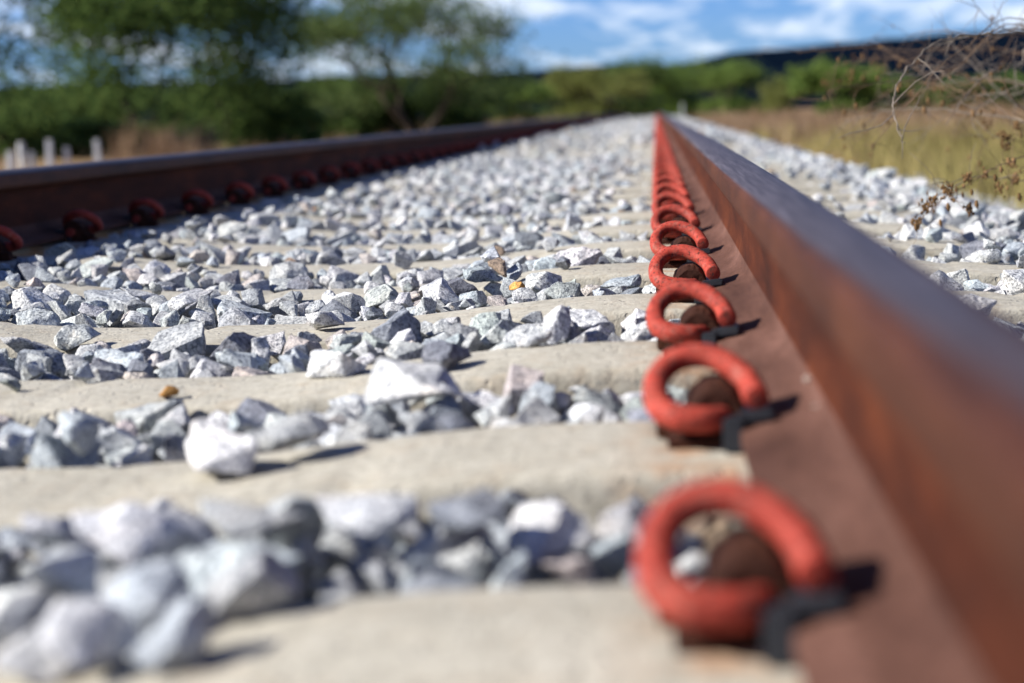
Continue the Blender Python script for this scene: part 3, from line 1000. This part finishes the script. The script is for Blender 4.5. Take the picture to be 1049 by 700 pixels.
tree(base_at(176, 40), .85, 1.0, 2500, .08, M_leafD, 'low dark bush at the foot of the forked tree, right of its trunk', 4, .4, 1.1, 'round_bush', seed=53, low=.8)
tree(base_at(292, 47), 1.3, 1.4, 3500, .08, M_leafD, 'low dark bush filling the gap left of the airy tree', 4, .4, 1.1, 'round_bush', seed=54, low=.8)
# airy tree further right
tree(base_at(428, 58), 5.2, 4.0, 11500, .075, M_leafA, 'wide airy pale green tree with sky showing through its crown', 3, .55, .8, seed=21, fill=.65, zlo=.24)
tree(base_at(348, 60), 2.1, 1.7, 5000, .09, M_leafD, 'low dark green bush under the left side of the airy tree', 4, .4, 1.1, 'round_bush', seed=23, low=.5)
tree(base_at(402, 63), 2.0, 1.6, 5500, .09, M_leafD, 'low dark green bush under the middle of the airy tree', 4, .4, 1.1, 'round_bush', seed=24, low=.5)
tree(base_at(468, 62), 2.3, 1.5, 5500, .09, M_leafD, 'low dark green bush under the right side of the airy tree', 4, .4, 1.1, 'round_bush', seed=25, low=.5)
# bushes on the horizon
for (px_, Y, h, sp, m_, n_, lab, sd) in [
    (530, 105, 2.8, 2.2, M_leafM, 3800, 'green bush left of the olive bush on the horizon', 31),
    (612, 112, 3.5, 3.0, M_leafY, 5200, 'olive yellow bush on the horizon left of the track vanishing point', 32),
    (652, 128, 4.5, 2.5, M_leafD, 4500, 'dark green tree on the horizon just above the vanishing track', 33),
    (575, 135, 3.4, 2.4, M_leafD, 3500, 'dark bush partly hidden behind the olive and green bushes', 40),
    (700, 135, 4.1, 2.6, M_leafM, 4800, 'green bush on the horizon just right of the vanishing track', 34),
    (748, 125, 3.9, 3.1, M_leafM, 5200, 'broad mid green tree on the horizon right of the vanishing track', 35),
    (796, 118, 2.6, 1.8, M_leafY, 2600, 'low olive bush at the right foot of the broad green tree', 36),
    (868, 72, 2.1, 1.7, M_leafM, 5200, 'rounded green bush in the field behind the bare twigs', 37),
    (925, 96, 2.1, 3.0, M_leafD, 4500, 'dark bush behind the rounded green bush in the field', 38),
    (1010, 84, 1.8, 2.6, M_leafD, 4000, 'dark bush at the right edge of the field', 39)]:
    tree(base_at(px_, Y), h, sp, n_, .12, m_, lab, 4, .35, 1.15, 'round_bush', seed=sd, low=.7)

# dry grass
def grass(name, specs, mat, label):
    Vs, Ts = [], []
    for (n, xr, yr, hh, wd, clump) in specs:
        nc = max(int(n / clump), 1)
        cx = rng.uniform(*xr, nc); cy = yr[0] + (yr[1] - yr[0]) * rng.random(nc) ** 1.6
        ch = rng.uniform(.6, 1.25, nc); ct = rng.random(nc)
        w_ = np.repeat(np.arange(nc), clump); m = len(w_)
        x = cx[w_] + rng.normal(0, .09, m); y = cy[w_] + rng.normal(0, .09, m)
        z = ground_z(x, y) - .02
        h = hh * ch[w_] * rng.uniform(.45, 1.1, m)
        a = rng.uniform(0, 2 * math.pi, m); ln = np.abs(rng.normal(.35, .25, m)) * h
        dx, dy = np.cos(a), np.sin(a)
        b = rng.uniform(0, math.pi, m); ex, ey = np.cos(b) * wd, np.sin(b) * wd
        P = np.stack([x, y, z], 1)
        mid = P + np.stack([dx * ln * .35, dy * ln * .35, h * .58], 1); tip = P + np.stack([dx * ln, dy * ln, h], 1)
        E = np.stack([ex, ey, 0 * ex], 1)
        V = np.stack([P - E, P + E, mid + E * .7, mid - E * .7, tip + E * .12, tip - E * .12], 1)
        Vs.append(V.reshape(-1, 3)); Ts.append(np.repeat(np.clip(.5 + (ct[w_] - .5) * .9 + lowfreq(x * .35, y * .22, 21, 2) * .35 + rng.normal(0, .2, m), 0, 1), 6))
    V = np.concatenate(Vs); n = len(V) // 6
    b = np.arange(n)[:, None] * 6
    Fc = np.concatenate([b + np.array([[0, 1, 2, 3]]), b + np.array([[3, 2, 4, 5]])])
    me = mesh_np(name, V, Fc)
    at = me.attributes.new('tint', 'FLOAT', 'POINT'); at.data.foreach_set('value', np.concatenate(Ts).astype(np.float32))
    tag(link(name, me, mat), label, 'grass', kind='stuff')
M_g1 = mat_leaf('grass_olive_straw', (.17, .155, .052), (.41, .34, .14), .3)
M_g2 = mat_leaf('grass_tan_straw', (.20, .125, .075), (.38, .275, .175), .3)
grass('dry_grass', [(4200, (1.9, 9), (4, 22), .50, .0035, 60), (26000, (1.72, 7), (3, 16), .30, .0035, 14), (26000, (1.75, 16), (9, 34), .34, .006, 12)], M_g1, 'olive and straw coloured dry grass beside the ballast on the right')
grass('straw_grass', [(26000, (1.9, 26), (26, 85), .42, .012, 10), (7000, (-40, -3.3), (18, 90), .36, .010, 12), (500, (-10.9, -9.6), (34, 40), .75, .010, 18), (12000, (1.9, 40), (60, 150), .6, .022, 10), (9000, (-60, -3), (60, 150), .6, .022, 10)], M_g2, 'tan dry straw grass of the open field')

# leaning bare shrub over the right shoulder
M_twig = mat_plain('dry_twig', (.12, .095, .07), (.26, .22, .18), 60, .9, .2, .001)
M_brown = mat_plain('dry_brown_stem', (.12, .075, .045), (.23, .15, .09), 60, .9, .2, .001)
M_seed = mat_leaf('dry_brown_pods', (.13, .075, .035), (.30, .18, .085), .25)
def seed_mesh(centres, size):
    n = len(centres)
    bmv, bmt = LO[0][0] * 2 * size, LO[0][1]
    Vs, Ts = [], []
    for j, c in enumerate(centres):
        s = rng.uniform(.6, 1.35); M_ = rot_of(random.Random(j), 2.0)
        v, t = LO[j % NP]
        Vs.append((v @ M_.T) * size * s * np.array([.85, .85, 1.5]) + c); Ts.append(t + sum(0 for _ in ()))
    out, b = [], 0
    for v, t in zip(Vs, Ts): out.append(t + b); b += len(v)
    me = mesh_np('seed_pods', np.concatenate(Vs), np.concatenate(out), True)
    tv = np.concatenate([np.full(len(v), rng.random()) for v in Vs])
    at = me.attributes.new('tint', 'FLOAT', 'POINT'); at.data.foreach_set('value', tv.astype(np.float32))
    return me
sh = empty('dry_shrub', (1.75, 4.6, .47))
tag(sh, 'leafless grey shrub with arching twigs reaching in from the right edge', 'shrub')
IM = Matrix.Translation((-1.75, -4.6, -.47))
def branch_set(curves, r0, parentname, mat, fork, seed):
    r = random.Random(seed); V, Fl = [], []; pts_out = []
    for (P, rad) in curves:
        rad = rad * .58
        q = smooth_path([IM @ Vector(p) for p in P], 7)
        wob = [v + Vector((r.gauss(0, .0018), r.gauss(0, .0018), r.gauss(0, .0018))) for v in q]
        n = len(wob)
        tube(wob, [rad * (1 - .72 * i / (n - 1)) for i in range(n)], 6, True, V, Fl)
        for _ in range(fork):
            i = r.randrange(n // 3, n - 1); d = (wob[i + 1] - wob[i]).normalized()
            side = Vector((r.gauss(0, 1), r.gauss(0, .8), r.gauss(0, 1))).normalized()
            nd = (d * .6 + side * .8).normalized(); ln = r.uniform(.04, .16)
            t = [wob[i]]
            for s in range(4):
                nd = (nd + Vector((r.gauss(0, .2), r.gauss(0, .2), r.gauss(0, .2) - .05))).normalized(); t.append(t[-1] + nd * ln / 4)
            tube(t, [rad * .42, rad * .36, rad * .3, rad * .24, rad * .15], 5, True, V, Fl)
            pts_out += t[1:]
        pts_out += wob[n // 3:]
    o = link(parentname, tube_mesh(parentname, V, Fl), mat, sh)
    return pts_out
def pc(*a): return [tuple(pix(*q)) for q in a]
root1, root2, root3 = (1.75, 4.6, .45), (1.85, 4.9, .45), (1.6, 4.2, .45)
grey = [
 ([root1, (1.55, 4.5, .95)] + pc((1120, 28, 4.2), (1049, 34, 4.0), (1000, 36, 3.85), (960, 44, 3.7), (934, 66, 3.6), (919, 88, 3.52), (915, 105, 3.48), (918, 128, 3.45), (926, 147, 3.42)), .0052),
 ([root1, (1.5, 4.8, .88)] + pc((1110, 72, 4.7), (1049, 66, 4.6), (1000, 67, 4.5), (962, 70, 4.4), (938, 78, 4.3), (917, 72, 4.25)), .0046),
 ([root2, (1.6, 5.0, .9)] + pc((1080, 50, 4.4), (1043, 68, 4.3), (1018, 72, 4.2), (998, 88, 4.15), (984, 108, 4.1), (969, 128, 4.05)), .0042),
 ([root3, (1.35, 4.2, .75)] + pc((1100, 170, 4.3), (1049, 126, 4.4), (1010, 118, 4.5), (960, 112, 4.6), (915, 112, 4.8), (880, 121, 5.0), (862, 124, 5.1)), .0046),
 ([root2, (1.6, 5.2, .75)] + pc((1080, 130, 5.2), (1030, 98, 5.2), (990, 60, 5.3), (970, 40, 5.4)), .0062),
 ([root1, (1.4, 4.6, .72)] + pc((1100, 195, 4.2), (1049, 185, 3.9), (1005, 182, 3.75), (970, 187, 3.7), (950, 190, 3.7)), .0032),
 ([root2, (1.7, 5.4, .9)] + pc((1060, 90, 5.6), (1000, 80, 5.8), (930, 96, 6.0), (905, 112, 6.1), (885, 130, 6.1)), .0040),
 ([root1, (1.5, 4.8, .95)] + pc((1090, 30, 4.6), (1049, 32, 4.5), (1022, 26, 4.45), (1002, 8, 4.4), (990, -14, 4.4)), .0036),
 ([root3, (1.3, 4.4, .8)] + pc((1090, 80, 4.6), (1049, 94, 4.7), (1000, 98, 4.8), (965, 122, 5.0), (930, 150, 5.2)), .0036),
 ([root1, (1.6, 5.0, 1.0)] + pc((1080, 10, 5.2), (1035, 30, 5.0), (1000, 52, 4.9), (975, 34, 4.9), (967, 66, 4.8)), .0030),
 ([root3, (1.5, 4.7, .8)] + pc((1090, 110, 4.4), (1049, 88, 4.3), (1020, 100, 4.3), (996, 118, 4.3), (1012, 150, 4.3)), .0032),
]
pg = branch_set(grey, .004, 'grey_branches', M_twig, 10, 3)
brown = [
 ([root3, (1.25, 4.1, .78)] + pc((1090, 150, 4.0), (1049, 161, 3.75), (1020, 172, 3.65), (990, 190, 3.58), (960, 208, 3.52), (938, 232, 3.5)), .0030),
 ([root2, (1.6, 5.3, .9)] + pc((1060, 60, 5.9), (985, 50, 6.0), (930, 52, 6.2), (880, 48, 6.4), (830, 52, 6.6), (782, 48, 6.8)), .0036),
 ([root2, (1.6, 5.3, .8)] + pc((1060, 120, 5.6), (985, 78, 5.6), (930, 62, 5.7), (890, 60, 5.8), (862, 66, 5.9), (842, 78, 6.0)), .0036),
 ([root1, (1.6, 5.1, .8)] + pc((1060, 150, 4.9), (1020, 140, 4.8), (1005, 155, 4.8), (1000, 176, 4.7)), .0030),
 ([root3, (1.3, 4.3, .8)] + pc((1060, 130, 4.1), (1040, 140, 4.0), (1028, 156, 3.9), (1030, 172, 3.9)), .0028),
 ([root3, (1.3, 4.1, .75)] + pc((1090, 165, 4.0), (1049, 175, 3.8), (1032, 195, 3.75)), .0026),
 ([root2, (1.6, 5.2, .9)] + pc((1060, 60, 5.3), (1020, 74, 5.3), (975, 88, 5.4), (930, 84, 5.5), (900, 100, 5.6)), .0032),
]
rt = random.Random(77)
for q in range(15):
    y0 = rt.uniform(3.9, 5.6); ex = rt.uniform(850, 1010); ey = rt.uniform(20, 165); sy = rt.uniform(20, 170)
    mx_ = (1060 + ex) / 2; my_ = (sy + ey) / 2 - rt.uniform(5, 30)
    brown.append(([(1.65 + rt.uniform(-.1, .15), 4.6 + rt.uniform(-.4, .6), .45), (1.55, (4.7 + y0) / 2, .85 + rt.uniform(-.1, .1))] + pc((1070, sy, y0), (mx_, my_, y0 + rt.uniform(-.3, .3)), (ex, ey, y0 + rt.uniform(-.4, .5)), (ex - rt.uniform(4, 22), ey + rt.uniform(8, 28), y0 + .1)), rt.uniform(.0022, .0036)))
pb = branch_set(brown, .003, 'brown_stems', M_brown, 8, 5)
r = random.Random(8)
for (a, b_, y_, n_, s_) in [(940, 226, 3.5, 13, 5), (950, 212, 3.52, 15, 6), (970, 194, 3.55, 18, 6), (990, 183, 3.6, 14, 5), (977, 200, 3.55, 12, 6), (993, 215, 3.58, 16, 5), (1010, 178, 3.65, 9, 4),
                            (1029, 140, 3.9, 14, 5), (1030, 150, 3.9, 9, 4), (1036, 168, 3.8, 7, 5), (1042, 130, 4.0, 7, 4), (956, 206, 3.55, 9, 8), (1040, 185, 3.8, 9, 5), (1024, 192, 3.75, 8, 6),
                            (936, 98, 5.5, 16, 8), (960, 92, 5.4, 14, 8), (985, 110, 5.0, 14, 9), (1010, 130, 4.8, 14, 9), (900, 66, 5.8, 10, 8), (872, 78, 5.9, 10, 8), (846, 84, 6.0, 9, 7), (1000, 90, 5.3, 12, 9)]:
    c = []
    for _ in range(int(n_ * 2.3)):
        p = pix(a + r.gauss(0, s_ * .54), b_ + r.gauss(0, s_ * .6), y_ + r.gauss(0, .012)); c.append((IM @ p)[:])
    link('seed_cluster', seed_mesh(np.array(c), .0072), M_seed, sh)
cl = []
for p in pb[::2]:
    if r.random() < .5: cl.append((p + Vector((r.gauss(0, .012), r.gauss(0, .02), r.gauss(0, .014) - .01)))[:])
for p in pg:
    if r.random() < .045: cl.append((p + Vector((r.gauss(0, .01), r.gauss(0, .01), r.gauss(0, .01))))[:])
r.shuffle(cl)
print('pods', len(cl))
for c in cl[:99]:
    link('seed_pod', seed_mesh(np.array([c]), .0120), M_seed, sh)

# white concrete fence posts beyond the left rail
M_white = mat_plain('white_concrete', (.50, .50, .49), (.68, .68, .66), 12, .85, .3, .004)
def post_mesh(w, h, top):
    bm = bmesh.new()
    vs = add_box(bm, (0, 0, h / 2), (w, w, h))
    for v in vs:
        if v.co.z > h * .9: v.co.x *= top; v.co.y *= top
    bmesh.ops.bevel(bm, geom=bm.edges[:], offset=w * .12, segments=2, affect='EDGES')
    return mesh_bm('fence_post', bm, True, R(40))
pm = post_mesh(.11, 1.0, .8); pm.materials.append(M_white)
labs = ['first', 'second', 'third', 'fourth', 'fifth', 'sixth', 'seventh', 'eighth', 'ninth']
for j, (a, ty) in enumerate([(7, 155), (21, 146), (30, 156), (48, 143), (66, 151), (98, 143)]):
    o = bpy.data.objects.new('fence_post', pm); COL.objects.link(o)
    Y = 27.5 + j * .5
    o.location = base_at(a, Y); o.scale = (1, 1, pix(a, ty, Y).z - o.location[2]); o.rotation_euler = (r.gauss(0, .03), r.gauss(0, .03), r.uniform(0, 1))
    tag(o, f'white concrete fence post beyond the left rail, {labs[j]} from the left edge', 'fence post', 'white fence posts beyond the left rail')
km = bpy.data.objects.new('marker_post', post_mesh(.11, .75, .7)); km.data.materials.append(M_white); COL.objects.link(km)
pp = pix(699, 112, 78); km.location = (pp.x, 78, float(ground_z(pp.x, 78)) - .3)
km.scale = (1, 1, (pix(699, 106, 78).z - km.location[2]) / .75)
tag(km, 'white marker post by the ballast just right of the vanishing track', 'post')

# ------------------------------------------------------------------ light
SUN_EL, SUN_AZ = R(34.5), None
az = R(195)                       # direction to the sun, measured from +X anticlockwise: left and slightly behind
sdir = Vector((math.cos(az) * math.cos(SUN_EL), math.sin(az) * math.cos(SUN_EL), math.sin(SUN_EL)))
sd = bpy.data.lights.new('sun', 'SUN'); sd.energy = 5.0; sd.angle = R(.53); sd.color = (1, .955, .89)
so = bpy.data.objects.new('sun', sd); COL.objects.link(so)
so.rotation_euler = sdir.to_track_quat('Z', 'Y').to_euler()
so.location = (-20, -10, 30)

w = bpy.data.worlds.new('World'); scene.world = w; w.use_nodes = True
nt = w.node_tree; nt.nodes.clear()
out = nt.nodes.new('ShaderNodeOutputWorld'); bg = nt.nodes.new('ShaderNodeBackground')
sky = nt.nodes.new('ShaderNodeTexSky'); sky.sky_type = 'NISHITA'; sky.sun_disc = False
sky.sun_elevation = SUN_EL; sky.sun_rotation = math.atan2(sdir.x, sdir.y)
sky.altitude = 400; sky.air_density = 1.0; sky.dust_density = .35; sky.ozone_density = 2.5
tc = nt.nodes.new('ShaderNodeTexCoord'); sep = nt.nodes.new('ShaderNodeSeparateXYZ')
nt.links.new(tc.outputs['Generated'], sep.inputs[0])
def wm(op, a, b=None):
    n = nt.nodes.new('ShaderNodeMath'); n.operation = op
    for i_, v in enumerate((a, b)):
        if v is None: continue
        if hasattr(v, 'is_linked'): nt.links.new(v, n.inputs[i_])
        else: n.inputs[i_].default_value = v
    return n.outputs[0]
# clouds on a plane overhead: x/(z+.12), y/(z+.12)
den = wm('ADD', wm('MAXIMUM', sep.outputs[2], 0.0), .10)
cb = nt.nodes.new('ShaderNodeCombineXYZ')
nt.links.new(wm('DIVIDE', sep.outputs[0], den), cb.inputs[0]); nt.links.new(wm('DIVIDE', sep.outputs[1], den), cb.inputs[1])
nz = nt.nodes.new('ShaderNodeTexNoise'); nz.inputs['Scale'].default_value = 1.5; nz.inputs['Detail'].default_value = 7; nz.inputs['Roughness'].default_value = .58; nz.inputs['Distortion'].default_value = .3
mpw = nt.nodes.new('ShaderNodeMapping'); mpw.inputs['Location'].default_value = (3.3, 1.2, 0); mpw.inputs['Scale'].default_value = (1.5, .62, 1)
nt.links.new(cb.outputs[0], mpw.inputs[0]); nt.links.new(mpw.outputs[0], nz.inputs['Vector'])
rp = nt.nodes.new('ShaderNodeValToRGB'); rp.color_ramp.elements[0].position = .47; rp.color_ramp.elements[1].position = .68
nt.links.new(nz.outputs['Fac'], rp.inputs[0])
mx = nt.nodes.new('ShaderNodeMix'); mx.data_type = 'RGBA'; mx.inputs[7].default_value = (13, 13.6, 14.4, 1)
tintn = nt.nodes.new('ShaderNodeMix'); tintn.data_type = 'RGBA'; tintn.blend_type = 'MULTIPLY'; tintn.inputs[0].default_value = 1; tintn.inputs[7].default_value = (.48, .78, 1.50, 1)
nt.links.new(sky.outputs[0], tintn.inputs[6])
nt.links.new(tintn.outputs[2], mx.inputs[6])
hi_ = nt.nodes.new('ShaderNodeMapRange'); nt.links.new(sep.outputs[2], hi_.inputs[0])
for i_, v in ((1, .22), (2, .50), (3, .85), (4, .12)): hi_.inputs[i_].default_value = v
nt.links.new(wm('MULTIPLY', rp.outputs[0], hi_.outputs[0]), mx.inputs[0])
# deeper blue towards the zenith, where the air is thin
dz_ = nt.nodes.new('ShaderNodeMapRange'); nt.links.new(sep.outputs[2], dz_.inputs[0])
for i_, v in ((1, .15), (2, .7), (3, 1.0), (4, .62)): dz_.inputs[i_].default_value = v
nt.links.new(mx.outputs[2], bg.inputs[0]); nt.links.new(wm('MULTIPLY', dz_.outputs[0], .052), bg.inputs[1])
nt.links.new(bg.outputs[0], out.inputs[0])

vs = scene.view_settings
vs.view_transform = 'Standard'; vs.look = 'None'; vs.gamma = 1; vs.use_curve_mapping = False
vs.exposure = .88
scene.cycles.use_denoising = True
scene.cycles.max_bounces = 6; scene.cycles.diffuse_bounces = 3
scene.cycles.sample_clamp_indirect = 6
print('stones', NPL, 'single', len(SINGLE), 'far', nf)
